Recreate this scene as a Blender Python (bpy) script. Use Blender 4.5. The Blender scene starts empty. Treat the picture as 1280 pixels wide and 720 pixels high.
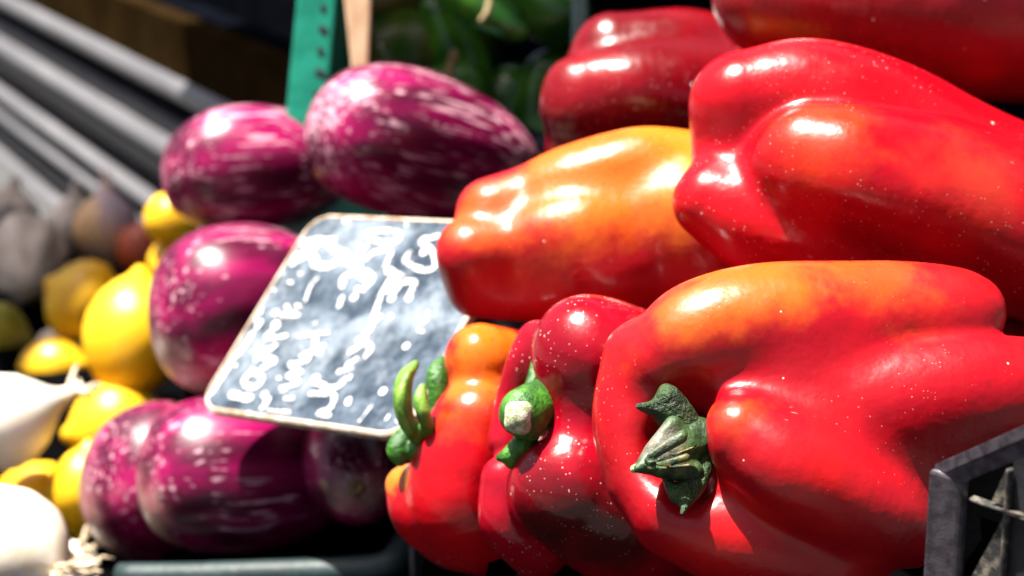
import bpy, bmesh, math, random
import numpy as np
from mathutils import Vector, Matrix, noise as mnoise
random.seed(7)
R = math.radians
SC = bpy.context.scene
COL = SC.collection

# ------------------------------------------------------------------ camera
CAMZ, PITCH, FPX = 1.24, R(15.0), 2489.0
cam_d = bpy.data.cameras.new('camera'); cam = bpy.data.objects.new('camera', cam_d); COL.objects.link(cam)
cam.location = (0, 0, CAMZ); cam.rotation_euler = (R(90) - PITCH, 0, 0)
cam_d.sensor_width = 36.0; cam_d.lens = 70.0; cam_d.clip_start = 0.02; cam_d.clip_end = 200
cam_d.dof.use_dof = True; cam_d.dof.focus_distance = 0.585; cam_d.dof.aperture_fstop = 10.5
cam_d.dof.aperture_blades = 9
SC.camera = cam
RIGHT = Vector((1, 0, 0)); FWD = Vector((0, math.cos(PITCH), -math.sin(PITCH))); UPV = Vector((0, math.sin(PITCH), math.cos(PITCH)))
# ------------------------------------------------------------------ light
SUN_CAM = Vector((-0.28, 0.93, 0.22))               # direction towards the sun: right, up, towards the viewer
SUN = (RIGHT * SUN_CAM.x + UPV * SUN_CAM.y - FWD * SUN_CAM.z).normalized()
W = bpy.data.worlds.new('World'); SC.world = W; W.use_nodes = True
nt = W.node_tree
sky = nt.nodes.new('ShaderNodeTexSky'); sky.sky_type = 'NISHITA'; sky.sun_disc = False
sky.sun_elevation = math.asin(SUN.z); sky.sun_rotation = math.atan2(SUN.x, SUN.y)
sky.air_density = .8; sky.dust_density = 5.0; sky.ozone_density = .2
bg = nt.nodes['Background']; bg.inputs[1].default_value = 0.037
nt.links.new(sky.outputs[0], bg.inputs[0])
sl = bpy.data.lights.new('sun', 'SUN'); sl.energy = 5.0; sl.angle = R(0.5); sl.color = (1.0, 0.955, 0.88)
so = bpy.data.objects.new('sun', sl); COL.objects.link(so); so.location = (0, 0, 4)
so.rotation_euler = SUN.to_track_quat('Z', 'Y').to_euler()
SC.view_settings.view_transform = 'Standard'; SC.view_settings.look = 'None'
SC.view_settings.exposure = 1.80; SC.view_settings.gamma = 1.0
SC.view_settings.use_curve_mapping = False
SC.render.engine = 'CYCLES'
SC.cycles.use_denoising = True
SC.cycles.max_bounces = 8

# ------------------------------------------------------------------ helpers
def C(px, py, D):
    """a place D metres ahead of the viewpoint, on the line of sight through that spot of the photograph"""
    return Vector((0, 0, CAMZ)) + RIGHT * ((px - 640) / FPX * D) + UPV * ((360 - py) / FPX * D) + FWD * D

def catmull(pts, n=4):
    pts = np.asarray(pts, dtype=float)
    if len(pts) < 2: return pts
    P = np.vstack([2 * pts[0] - pts[1], pts, 2 * pts[-1] - pts[-2]])
    out = []
    for i in range(1, len(P) - 2):
        p0, p1, p2, p3 = P[i - 1], P[i], P[i + 1], P[i + 2]
        for t in np.linspace(0, 1, n, endpoint=False):
            out.append(.5 * ((2 * p1) + (-p0 + p2) * t + (2 * p0 - 5 * p1 + 4 * p2 - p3) * t * t + (-p0 + 3 * p1 - 3 * p2 + p3) * t ** 3))
    out.append(P[-2])
    return np.array(out)

def smin(a, b, k):
    h = np.clip(.5 + .5 * (b - a) / k, 0, 1)
    return b + (a - b) * h - k * h * (1 - h)

def lobe_dist(X, pts):
    d = None
    if len(pts) == 1:
        return np.sqrt(((X - pts[0, :3]) ** 2).sum(-1)) - pts[0, 3]
    for a, b in zip(pts[:-1], pts[1:]):
        ab = (b[:3] - a[:3]).astype(np.float32); L = max(float((ab * ab).sum()), 1e-12)
        pa = X - a[:3].astype(np.float32)
        t = np.clip((pa @ ab) / L, 0, 1)
        q = pa - t[..., None] * ab
        e = np.sqrt((q * q).sum(-1)) - (a[3] + t * (b[3] - a[3])).astype(np.float32)
        d = e if d is None else np.minimum(d, e)
    return d

def lobe(pts, D, n=9):
    """pts: (px, py, extra depth in cm, radius in px) -> smooth chain of (x, y, z, r) in metres"""
    out = []
    for px, py, dz, r in pts:
        d = D + dz / 100.0
        p = C(px, py, d); out.append((p.x, p.y, p.z, r / FPX * d))
    return catmull(out, n)

def sdf(X, adds, subs, k, ks, wob, seed):
    d = None
    for a, kk in adds:
        e = lobe_dist(X, a)
        d = e if d is None else smin(d, e, kk or k)
    for a, kk in subs:
        e = lobe_dist(X, a)
        d = -smin(-d, e, kk or ks)
    if wob:
        rs = np.random.RandomState(seed)
        for f, am in ((55, 1.0), (120, .55), (210, .25)):
            for _ in range(2):
                v = rs.normal(size=3); v = v / np.linalg.norm(v) * f
                d = d + np.float32(wob * am * .6) * np.sin(X @ v.astype(np.float32) + np.float32(rs.uniform(0, 6)))
    return d

def surface(adds, subs=(), k=.006, ks=.004, h=.0013, wob=.0004, seed=1, clip=None):
    """mesh of a blended body: surface nets on a grid, then pulled on to the exact surface"""
    allp = np.vstack([a for a, _ in adds])
    lo = (allp[:, :3] - allp[:, 3:4]).min(0) - 4 * h; hi = (allp[:, :3] + allp[:, 3:4]).max(0) + 4 * h
    if clip is not None: hi = np.minimum(hi, clip[1]); lo = np.maximum(lo, clip[0])
    n = np.ceil((hi - lo) / h).astype(int) + 1
    ax = [lo[i] + h * np.arange(n[i]) for i in range(3)]
    X = np.stack(np.meshgrid(*ax, indexing='ij'), -1).astype(np.float32)
    F = np.empty(n, np.float32)
    st = 4
    Fcs = sdf(np.ascontiguousarray(X[::st, ::st, ::st]), adds, subs, k, ks, wob, seed)
    for a in range(3): Fcs = np.repeat(Fcs, st, a)
    F[:] = Fcs[:n[0], :n[1], :n[2]]
    near = np.abs(F) < h * (st * 1.75 * 1.35 + 2)
    F[near] = sdf(X[near], adds, subs, k, ks, wob, seed)
    F[F == 0] = 1e-9
    F[0] = F[-1] = 1; F[:, 0] = F[:, -1] = 1; F[:, :, 0] = F[:, :, -1] = 1
    S = F < 0
    cs = [S[dx:n[0] - 1 + dx, dy:n[1] - 1 + dy, dz:n[2] - 1 + dz] for dx in (0, 1) for dy in (0, 1) for dz in (0, 1)]
    any_ = np.logical_or.reduce(cs); all_ = np.logical_and.reduce(cs)
    act = any_ & ~all_
    cell = np.argwhere(act)
    idx = -np.ones(act.shape, np.int64); idx[act] = np.arange(len(cell))
    acc = np.zeros((len(cell), 3)); cnt = np.zeros(len(cell))
    corners = [(a, b, c) for a in (0, 1) for b in (0, 1) for c in (0, 1)]
    for c0 in corners:
        for ax_ in range(3):
            if c0[ax_]: continue
            c1 = list(c0); c1[ax_] = 1
            f0 = F[tuple((cell + c0).T)]; f1 = F[tuple((cell + c1).T)]
            m = (f0 < 0) != (f1 < 0)
            t = f0 / np.where(m, f0 - f1, 1)
            p = cell + np.array(c0) + np.outer(t, np.eye(3)[ax_])
            acc[m] += p[m]; cnt[m] += 1
    V = (acc / cnt[:, None]) * h + lo
    faces = []
    for a in range(3):
        b, c = (a + 1) % 3, (a + 2) % 3
        s0 = np.take(S, range(n[a] - 1), a); s1 = np.take(S, range(1, n[a]), a)
        e = np.argwhere(s0 != s1)
        e = e[(e[:, b] > 0) & (e[:, c] > 0) & (e[:, b] < n[b] - 1) & (e[:, c] < n[c] - 1)]
        flip = s0[tuple(e.T)]
        def sh(db, dc):
            q = e.copy(); q[:, b] -= db; q[:, c] -= dc
            return idx[tuple(q.T)]
        q = np.stack([sh(0, 0), sh(1, 0), sh(1, 1), sh(0, 1)], 1)
        q[~flip] = q[~flip][:, ::-1]
        faces.append(q)
    Fc = np.vstack(faces); Fc = Fc[(Fc >= 0).all(1)]
    Xv = V.astype(np.float32)
    for _ in range(2):
        d = sdf(Xv, adds, subs, k, ks, wob, seed)
        g = np.stack([sdf(Xv + np.eye(3, dtype=np.float32)[i] * np.float32(h * .3), adds, subs, k, ks, wob, seed) - d for i in range(3)], 1) / (h * .3)
        gl = np.maximum((g * g).sum(1), .2)
        step = np.clip(d / gl, -h, h)
        Xv = (Xv - g * step[:, None]).astype(np.float32)
    return Xv.astype(float), Fc

def link(ob, mat=None, parent=None):
    COL.objects.link(ob)
    if mat is not None:
        ob.data.materials.clear(); ob.data.materials.append(mat)
    if parent is not None:
        ob.parent = parent
        ob.matrix_parent_inverse = Matrix.Identity(4)
        ob.location = Vector(ob.location) - Vector(parent.location)
    return ob

def from_np(name, V, Fc, mat, parent=None, smooth=True, center=None):
    me = bpy.data.meshes.new(name)
    c = (V.min(0) + V.max(0)) / 2 if center is None else np.array(center)
    V = V - c
    me.from_pydata(V.tolist(), [], Fc.tolist() if hasattr(Fc, 'tolist') else Fc); me.update()
    if smooth: me.polygons.foreach_set('use_smooth', [True] * len(me.polygons))
    ob = bpy.data.objects.new(name, me); ob.location = c
    return link(ob, mat, parent)

def from_bm(name, bm, mat, parent=None, smooth=False, center=None):
    bmesh.ops.recalc_face_normals(bm, faces=bm.faces)
    V = [v.co.copy() for v in bm.verts]
    c = sum(V, Vector()) / len(V) if center is None else Vector(center)
    for v in bm.verts: v.co -= c
    me = bpy.data.meshes.new(name); bm.to_mesh(me); bm.free()
    if smooth: me.polygons.foreach_set('use_smooth', [True] * len(me.polygons))
    ob = bpy.data.objects.new(name, me); ob.location = c
    return link(ob, mat, parent)

def tag(o, label=None, cat=None, group=None, kind=None):
    if label: o['label'] = label
    if cat: o['category'] = cat
    if group: o['group'] = group
    if kind: o['kind'] = kind
    return o

def empty(name, loc):
    o = bpy.data.objects.new(name, None); o.location = loc; o.empty_display_size = .02
    COL.objects.link(o); return o

def hexa(bm, b4, t4):
    v = [bm.verts.new(p) for p in list(b4) + list(t4)]
    for f in ((3, 2, 1, 0), (4, 5, 6, 7), (0, 1, 5, 4), (1, 2, 6, 5), (2, 3, 7, 6), (3, 0, 4, 7)):
        bm.faces.new([v[i] for i in f])

def box(bm, o, a, b, c):
    """box spanned from corner o by three edge vectors"""
    o, a, b, c = Vector(o), Vector(a), Vector(b), Vector(c)
    hexa(bm, [o, o + a, o + a + b, o + b], [o + c, o + a + c, o + a + b + c, o + b + c])

def bevel(ob, w=.0012, seg=2):
    m = ob.modifiers.new('bevel', 'BEVEL'); m.width = w; m.segments = seg; m.limit_method = 'ANGLE'; m.angle_limit = R(40)
    return ob

def tube(bm, pts, radii, seg=8, squash=1.0):
    pts = [Vector(p) for p in pts]; rings = []
    up = Vector((.13, .21, .97))
    for i, p in enumerate(pts):
        t = (pts[min(i + 1, len(pts) - 1)] - pts[max(i - 1, 0)]).normalized()
        a = t.cross(up); a = (a if a.length > 1e-4 else t.cross(Vector((1, 0, 0)))).normalized(); b = t.cross(a)
        r = radii[i] if hasattr(radii, '__len__') else radii
        rings.append([bm.verts.new(p + (a * math.cos(s / seg * math.tau) + b * math.sin(s / seg * math.tau) * squash) * r) for s in range(seg)])
    for r0, r1 in zip(rings[:-1], rings[1:]):
        for s in range(seg): bm.faces.new((r0[s], r0[(s + 1) % seg], r1[(s + 1) % seg], r1[s]))
    bm.faces.new(rings[0][::-1]); bm.faces.new(rings[-1])

def lathe_ob(name, p0, p1, prof, mat, parent=None, seg=56, lobes=0, ldep=0.0, bend=0.0, wob=0.0, seed=0, squash=1.0):
    """solid of revolution from p0 to p1; prof = [(t, r)]; the local Z axis runs along it"""
    p0, p1 = Vector(p0), Vector(p1); L = (p1 - p0).length
    bm = bmesh.new(); rings = []
    for t, r in prof:
        if r < 1e-6: rings.append([bm.verts.new((bend * math.sin(math.pi * t), 0, (t - .5) * L))]); continue
        ring = []
        for s in range(seg):
            a = s / seg * math.tau
            rr = r * (1 - ldep * abs(math.sin(lobes * a / 2 + seed)) ** 3 * min(1, r / .004) if lobes else 1)
            p = Vector((rr * math.cos(a) + bend * math.sin(math.pi * t), rr * math.sin(a) * squash, (t - .5) * L))
            if wob:
                p += Vector((p.x, p.y, 0)) * (mnoise.noise(p * 28 + Vector((seed * 3.1, 0, 0))) * wob)
            ring.append(bm.verts.new(p))
        rings.append(ring)
    for r0, r1 in zip(rings[:-1], rings[1:]):
        if len(r0) == 1 and len(r1) == 1: continue
        if len(r0) == 1:
            for s in range(seg): bm.faces.new((r0[0], r1[(s + 1) % seg], r1[s]))
        elif len(r1) == 1:
            for s in range(seg): bm.faces.new((r0[s], r0[(s + 1) % seg], r1[0]))
        else:
            for s in range(seg): bm.faces.new((r0[s], r0[(s + 1) % seg], r1[(s + 1) % seg], r1[s]))
    bmesh.ops.recalc_face_normals(bm, faces=bm.faces)
    me = bpy.data.meshes.new(name); bm.to_mesh(me); bm.free()
    me.polygons.foreach_set('use_smooth', [True] * len(me.polygons))
    ob = bpy.data.objects.new(name, me); ob.location = (p0 + p1) / 2
    ob.rotation_mode = 'QUATERNION'; ob.rotation_quaternion = (p1 - p0).to_track_quat('Z', 'X')
    COL.objects.link(ob); me.materials.append(mat)
    if parent is not None:
        M = Matrix.Translation(ob.location) @ ob.rotation_quaternion.to_matrix().to_4x4()
        pm = Matrix.Translation(parent.location) @ (parent.rotation_quaternion.to_matrix().to_4x4() if parent.rotation_mode == 'QUATERNION' else Matrix.Identity(4))
        ob.parent = parent; ob.matrix_parent_inverse = Matrix.Identity(4)
        M = pm.inverted() @ M
        ob.location = M.to_translation(); ob.rotation_quaternion = M.to_quaternion()
    return ob

# ------------------------------------------------------------------ materials
class NB:
    def __init__(s, name):
        s.m = bpy.data.materials.new(name); s.m.use_nodes = True; s.t = s.m.node_tree
        s.b = s.t.nodes['Principled BSDF']; s.co = s.t.nodes.new('ShaderNodeTexCoord').outputs['Object']
    def n(s, kind, **kw):
        x = s.t.nodes.new(kind)
        for k, v in kw.items(): setattr(x, k, v)
        return x
    def set(s, sock, v):
        if isinstance(v, bpy.types.NodeSocket): s.t.links.new(v, sock)
        elif v is not None:
            if hasattr(v, '__len__') and sock.type == 'RGBA' and len(v) == 3: v = (*v, 1)
            sock.default_value = v
    def math(s, op, a, b=None, c=None, clamp=False):
        x = s.n('ShaderNodeMath', operation=op, use_clamp=clamp)
        for i, v in enumerate((a, b, c)):
            if v is not None: s.set(x.inputs[i], v)
        return x.outputs[0]
    def noise(s, scale, detail=3, rough=.55, vec=None, dist=0.0):
        x = s.n('ShaderNodeTexNoise'); s.set(x.inputs['Vector'], vec or s.co)
        x.inputs['Scale'].default_value = scale; x.inputs['Detail'].default_value = detail
        x.inputs['Roughness'].default_value = rough; x.inputs['Distortion'].default_value = dist
        return x.outputs[0]
    def vor(s, scale, vec=None, feature='F1'):
        x = s.n('ShaderNodeTexVoronoi', feature=feature); s.set(x.inputs['Vector'], vec or s.co); x.inputs['Scale'].default_value = scale
        return x
    def map(s, v, a, b, lo=0.0, hi=1.0, smooth=True):
        x = s.n('ShaderNodeMapRange', interpolation_type='SMOOTHSTEP' if smooth else 'LINEAR')
        s.set(x.inputs[0], v)
        for i, q in enumerate((a, b, lo, hi)): x.inputs[i + 1].default_value = q
        return x.outputs[0]
    def mix(s, f, a, b, blend='MIX'):
        x = s.n('ShaderNodeMix', data_type='RGBA', blend_type=blend)
        s.set(x.inputs[0], f); s.set(x.inputs[6], a); s.set(x.inputs[7], b)
        return x.outputs[2]
    def scale(s, v, xyz):
        x = s.n('ShaderNodeVectorMath', operation='MULTIPLY'); s.set(x.inputs[0], v or s.co); x.inputs[1].default_value = xyz
        return x.outputs[0]
    def dist(s, p):
        x = s.n('ShaderNodeVectorMath', operation='DISTANCE'); s.set(x.inputs[0], s.co); x.inputs[1].default_value = p
        return x.outputs['Value']
    def sep(s, v=None):
        x = s.n('ShaderNodeSeparateXYZ'); s.set(x.inputs[0], v or s.co); return x.outputs
    def bump(s, h, strength=.3, dist=.001, normal=None):
        x = s.n('ShaderNodeBump'); x.inputs['Strength'].default_value = strength; x.inputs['Distance'].default_value = dist
        s.set(x.inputs['Height'], h)
        if normal: s.set(x.inputs['Normal'], normal)
        return x.outputs[0]
    def out(s, color=None, rough=None, normal=None, **kw):
        if color is not None: s.set(s.b.inputs['Base Color'], color)
        if rough is not None: s.set(s.b.inputs['Roughness'], rough)
        if normal is not None: s.set(s.b.inputs['Normal'], normal)
        for k, v in kw.items(): s.set(s.b.inputs[k.replace('_', ' ')], v)
        return s.m

def pepper_mat(name, base=(.52, .0025, .008), dark=(.33, .0012, .007), patches=(), center=(0, 0, 0), dust=.5, rough=.24, seed=0):
    b = NB(name)
    sh = b.n('ShaderNodeVectorMath', operation='ADD'); b.set(sh.inputs[0], b.co); sh.inputs[1].default_value = (seed * .37, seed * .11, 0)
    v = sh.outputs[0]
    col = b.mix(b.map(b.noise(26, 3, .5, v), .38, .68), dark, base)
    wn = b.math('MULTIPLY', b.math('SUBTRACT', b.noise(45, 4, .6, v), .5), .045)
    for p, r0, r1, c, amt in patches:
        q = tuple(np.array(p) - np.array(center))
        d = b.math('ADD', b.dist(q), wn)
        col = b.mix(b.map(d, r1, r0, 0, amt), col, c)
    # fine flecks in the skin
    col = b.mix(b.map(b.noise(420, 2, .5, v), .62, .8, 0, .35), col, (.12, .006, .004))
    zone = b.map(b.noise(24, 2, .5, v), .52 - .12 * dust, .66 - .12 * dust)
    # dust: many tiny pale grains gathered in zones, and a few bigger dried drops
    v1 = b.vor(900, v); g1 = b.math('MULTIPLY', b.math('LESS_THAN', v1.outputs['Distance'], b.math('MULTIPLY', b.sep(v1.outputs['Color'])[1], .27)), zone)
    rnd = b.sep(v1.outputs['Color'])
    g1 = b.math('MULTIPLY', g1, b.math('GREATER_THAN', rnd[0], .58 + .25 * (1 - dust)))
    v2 = b.vor(150, v); r2 = b.sep(v2.outputs['Color'])
    thr = b.math('MULTIPLY', r2[1], .105)
    g2 = b.math('MULTIPLY', b.math('LESS_THAN', v2.outputs['Distance'], thr), b.math('GREATER_THAN', r2[0], .84))
    grain = b.math('MAXIMUM', b.math('MULTIPLY', g1, dust), g2)
    # scuffs: short pale scratches
    sc = b.noise(60, 2, .5, b.scale(v, (1.0, .25, 1.6)))
    scuff = b.math('MULTIPLY', b.map(b.noise(260, 3, .6, b.scale(v, (.5, 2.2, 1))), .66, .74), b.map(sc, .6, .66))
    col = b.mix(b.math('MULTIPLY', scuff, .35), col, (.6, .3, .22))
    col = b.mix(b.math('MULTIPLY', grain, .72), col, (.80, .58, .48))
    bl = b.map(b.noise(34, 4, .6, v), .4, .7)
    rg = b.math('ADD', b.math('MULTIPLY', bl, .10), rough - .03)
    rg = b.math('ADD', rg, b.math('MULTIPLY', grain, .4))
    rg = b.math('ADD', rg, b.math('MULTIPLY', scuff, .25))
    nrm = b.bump(b.noise(48, 4, .55, v), .32, .0026)
    nrm = b.bump(b.noise(150, 3, .5, v), .12, .0012, nrm)
    nrm = b.bump(b.noise(700, 2, .5, v), .06, .0004, nrm)
    nrm = b.bump(grain, .5, .0003, nrm)
    return b.out(col, rg, nrm, Subsurface_Weight=.22, Subsurface_Radius=(.008, .0012, .0010), Subsurface_Scale=.6, Specular_IOR_Level=.45)

def eggplant_mat(name, seed=0, pale=.5, cream_side=None):
    b = NB(name)
    sh = b.n('ShaderNodeVectorMath', operation='ADD'); b.set(sh.inputs[0], b.co); sh.inputs[1].default_value = (seed * .31, seed * .17, seed * .07)
    v = sh.outputs[0]
    st = b.noise(380, 3, .62, b.scale(v, (1, 1, .085)), .2)
    st2 = b.noise(330, 2, .6, b.scale(v, (1, 1, .16)), .1)
    big = b.noise(30, 2, .5, b.scale(v, (1, 1, .7)))
    f = b.math('ADD', st, b.math('MULTIPLY', b.math('SUBTRACT', big, .5), .55))
    f = b.math('ADD', f, b.math('MULTIPLY', b.math('SUBTRACT', st2, .5), .35))
    f = b.map(f, .63 - .15 * pale, .76 - .12 * pale)
    dotv = b.vor(230, b.scale(v, (1, 1, .4))); rr = b.sep(dotv.outputs['Color'])
    dots = b.math('MULTIPLY', b.math('LESS_THAN', dotv.outputs['Distance'], b.math('MULTIPLY', rr[1], .22)), b.math('GREATER_THAN', rr[0], .84))
    f = b.math('MAXIMUM', b.math('MULTIPLY', f, .8), b.math('MULTIPLY', dots, .6))
    base = b.mix(b.map(b.noise(60, 3, .5, b.scale(v, (1, 1, .2))), .35, .7), (.060, .0003, .016), (.31, .0008, .080))
    col = b.mix(b.math('MULTIPLY', f, .9), base, (.72, .40, .48))
    if cream_side:
        d, th = cream_side
        dp = b.n('ShaderNodeVectorMath', operation='DOT_PRODUCT'); b.set(dp.inputs[0], b.co); dp.inputs[1].default_value = d
        m = b.math('ADD', dp.outputs['Value'], b.math('MULTIPLY', b.math('SUBTRACT', b.noise(70, 4, .6, b.scale(v, (1, 1, .4))), .5), .022))
        col = b.mix(b.map(m, th, th + .014, 0, .7), col, (.52, .35, .28))
    nrm = b.bump(b.noise(60, 3, .5, v), .2, .0015)
    return b.out(col, b.map(b.noise(30, 3, .5, v), .3, .7, .25, .36), nrm, Subsurface_Weight=.12, Subsurface_Radius=(.004, .001, .002), Subsurface_Scale=.5)

def simple(name, c1, c2, scale=40, rough=.5, bump=.2, bdist=.001, detail=4, sss=0.0, lo=.35, hi=.65, stretch=(1, 1, 1), **kw):
    b = NB(name)
    v = b.scale(b.co, stretch)
    n = b.noise(scale, detail, .6, v)
    return b.out(b.mix(b.map(n, lo, hi), c1, c2), rough, b.bump(b.noise(scale * 4, detail, .6, v), bump, bdist),
                 **(dict(Subsurface_Weight=sss, Subsurface_Radius=(.006, .004, .002), Subsurface_Scale=.6) if sss else {}), **kw)

M_STEM = simple('stem green', (.05, .16, .012), (.20, .38, .045), 130, .5, .5, .0012, stretch=(1, 1, .6))
M_STEM_DARK = simple('wrinkled dark stem', (.006, .026, .005), (.035, .075, .012), 120, .55, .9, .0025)
b = NB('dry grey stalk')
nA = b.noise(95, 4, .6); nB = b.noise(60, 3, .6, b.scale(b.co, (1.3, .8, 1.1)))
col = b.mix(b.map(nA, .35, .62), (.006, .022, .005), (.030, .075, .016))
col = b.mix(b.map(nB, .52, .62, 0, .8), col, (.11, .085, .018))
col = b.mix(b.map(b.dist((-.006, -.004, .003)), .003, .010, .75, 0), col, (.17, .155, .12))
M_STEM_GREY = b.out(col, .55, b.bump(nA, .9, .003))
M_CUT = simple('cut stalk end', (.30, .36, .14), (.80, .78, .58), 420, .8, .9, .0015)
M_CALYX = simple('calyx green', (.012, .07, .006), (.06, .22, .02), 150, .38, .6, .0015)
M_GREENPEP = simple('green pepper skin', (.018, .085, .010), (.085, .27, .022), 30, .15, .15, .002)
M_GREENPEP2 = simple('turning green pepper skin', (.018, .09, .008), (.13, .13, .02), 24, .22, .15, .002)
M_BROWNSTEM = simple('brown stalk', (.20, .15, .06), (.42, .32, .16), 90, .6, .4)
M_BLACK = simple('black crate plastic', (.004, .004, .005), (.016, .016, .019), 160, .42, .4, .0008)
M_BLACKRIB = simple('dusty crate rib', (.020, .019, .018), (.20, .17, .13), 300, .75, .5, .0006, lo=.45, hi=.75)
M_PANEL = simple('grey crate panel', (.012, .012, .014), (.022, .022, .026), 120, .5, .3, .0006)
M_FRAME = simple('scuffed crate frame', (.030, .024, .031), (.070, .058, .070), 320, .33, .25, .0005)
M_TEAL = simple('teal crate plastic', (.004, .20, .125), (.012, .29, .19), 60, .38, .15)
M_TEAL_DARK = simple('dark teal plastic', (.004, .015, .017), (.012, .030, .031), 60, .5, .3)
M_CREAM = simple('bare wood slat', (.52, .33, .18), (.66, .46, .28), 60, .7, .3, stretch=(3, 3, .4))
M_LEMON = simple('lemon skin', (.74, .40, .005), (.86, .50, .010), 40, .38, .45, .0012, sss=.6)
M_LIME = simple('green lemon skin', (.20, .19, .012), (.34, .28, .02), 40, .4, .4, .0012)
M_ONION = simple('white onion skin', (.84, .74, .56), (.93, .90, .84), 60, .4, .2, sss=.6, stretch=(1, 1, .15))
M_ROOT = simple('onion root', (.55, .42, .26), (.75, .62, .45), 90, .8, .4)
M_GARLIC = simple('garlic skin', (.42, .33, .27), (.82, .68, .58), 40, .6, .3, stretch=(1, 1, .2))
M_SHALLOT = simple('peach and lilac shallot skin', (.50, .36, .42), (.85, .50, .22), 14, .45, .2, lo=.42, hi=.58)
M_TOMATO = simple('orange red tomato skin', (.42, .045, .012), (.58, .10, .02), 30, .3, .1)
M_ALU = simple('brushed aluminium', (.15, .145, .155), (.22, .215, .225), 60, .38, .1, stretch=(.1, .1, 3), Metallic=.35)
M_ALU_DARK = simple('dull grey slat', (.022, .020, .024), (.045, .042, .050), 60, .5, .1)
M_BEAM = simple('brown timber', (.014, .008, .003), (.024, .014, .005), 20, .7, .3, Specular_IOR_Level=.0)
M_NAVY = simple('dark blue backdrop', (.0018, .0022, .0038), (.0035, .0042, .0065), 20, .8, .2, Specular_IOR_Level=.0)
M_COUNTER = simple('black counter sheet', (.001, .001, .0012), (.0025, .0025, .003), 30, .8, .4, Specular_IOR_Level=.0)
M_GROUND = simple('asphalt', (.04, .04, .042), (.065, .064, .062), 60, .9, .5)
M_SHADE_SHEET = simple('dark awning canvas', (.02, .03, .03), (.035, .045, .045), 60, .9, .2)
M_SCAR = simple('blossom scar', (.06, .03, .012), (.34, .22, .09), 500, .8, .5)

# ------------------------------------------------------------------ setting
def sheet(name, z, x0, x1, y0, y1, th, mat):
    bm = bmesh.new(); box(bm, (x0, y0, z - th), (x1 - x0, 0, 0), (0, y1 - y0, 0), (0, 0, th))
    return from_bm(name, bm, mat)
tag(sheet('ground', 0, -30, 30, -20, 40, .05, M_GROUND), kind='structure')
TOPZ = .78
tag(sheet('counter_top', TOPZ, -1.2, 1.2, .25, 1.6, .03, M_COUNTER), kind='structure')

# slatted metal front behind the stall, brown rail, and a near-black backdrop in place of the shade above
d_ = Vector((-.43, .90, 0)).normalized(); nv = Vector((-.90, -.43, 0)).normalized()
def on_wall(px, py, off=0.0):
    r = (C(px, py, 1.0) - Vector((0, 0, CAMZ))); t = (-.42 - off) / (r.dot(nv)) * -1
    t = (.42 - off) / -(r.dot(nv)) if r.dot(nv) < 0 else 1
    return Vector((0, 0, CAMZ)) + r * t
sw = empty('slatted_metal_front', on_wall(100, 400)); tag(sw, 'grey metal slats running diagonally behind the lemons and garlic', 'metal slats')
pA = on_wall(130, 60)
def slat(name, zc, hgt, proud, mat, parent=sw, round_=True):
    """long horizontal bar on the slatted front"""
    bm = bmesh.new()
    a = pA - d_ * .9; a.z = zc; L = d_ * 2.6
    prof = []
    if round_:
        for i in range(9):
            s = math.pi * (i / 8 - .5); prof.append((math.cos(s) * proud, math.sin(s) * hgt / 2))
    else:
        prof = [(proud, -hgt / 2), (proud, hgt / 2)]
    prof = [(-.012, -hgt / 2)] + prof + [(-.012, hgt / 2)]
    r0 = [bm.verts.new(a + nv * u + Vector((0, 0, w))) for u, w in prof]
    r1 = [bm.verts.new(a + L + nv * u + Vector((0, 0, w))) for u, w in prof]
    n = len(prof)
    for i in range(n): bm.faces.new((r0[i], r0[(i + 1) % n], r1[(i + 1) % n], r1[i]))
    bm.faces.new(r0[::-1]); bm.faces.new(r1)
    return from_bm(name, bm, mat, parent, smooth=False)
def wz(px, py): return on_wall(px, py).z
for y_, h_, pr, m_ in ((44, .020, .014, M_ALU), (22, .014, .004, M_ALU_DARK), (113, .019, .014, M_ALU), (91, .013, .004, M_ALU_DARK),
                       (142, .018, .003, M_ALU_DARK), (182, .015, .012, M_ALU), (213, .014, .011, M_ALU), (246, .016, .004, M_ALU_DARK), (274, .012, .009, M_ALU)):
    slat('slat', wz(100, y_), h_, pr, m_)
slat('top_rail', wz(250, 75), .050, .006, M_BEAM, round_=False)
zb = wz(100, 320)
bm = bmesh.new(); a = pA - d_ * .9 - nv * .03; a.z = zb
box(bm, a, d_ * 2.6, -nv * .02, Vector((0, 0, wz(250, 75) - zb + .02))); from_bm('backing', bm, M_NAVY, sw)
bm = bmesh.new(); a = pA - d_ * 1.2 - nv * .35; a.z = .5
box(bm, a, d_ * 3.0, -nv * .03, Vector((0, 0, 1.1)))
dk = from_bm('shade_backdrop', bm, M_NAVY); tag(dk, 'near-black backdrop standing in for the shade behind the brown rail and metal slats', 'board')
bm = bmesh.new(); box(bm, (-.06, 1.55, .5), (1.6, -.1, 0), (0, .03, 0), (0, 0, 1.0))
dk = from_bm('back_board', bm, M_NAVY); tag(dk, 'near-black board behind the green peppers', 'board')

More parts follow.
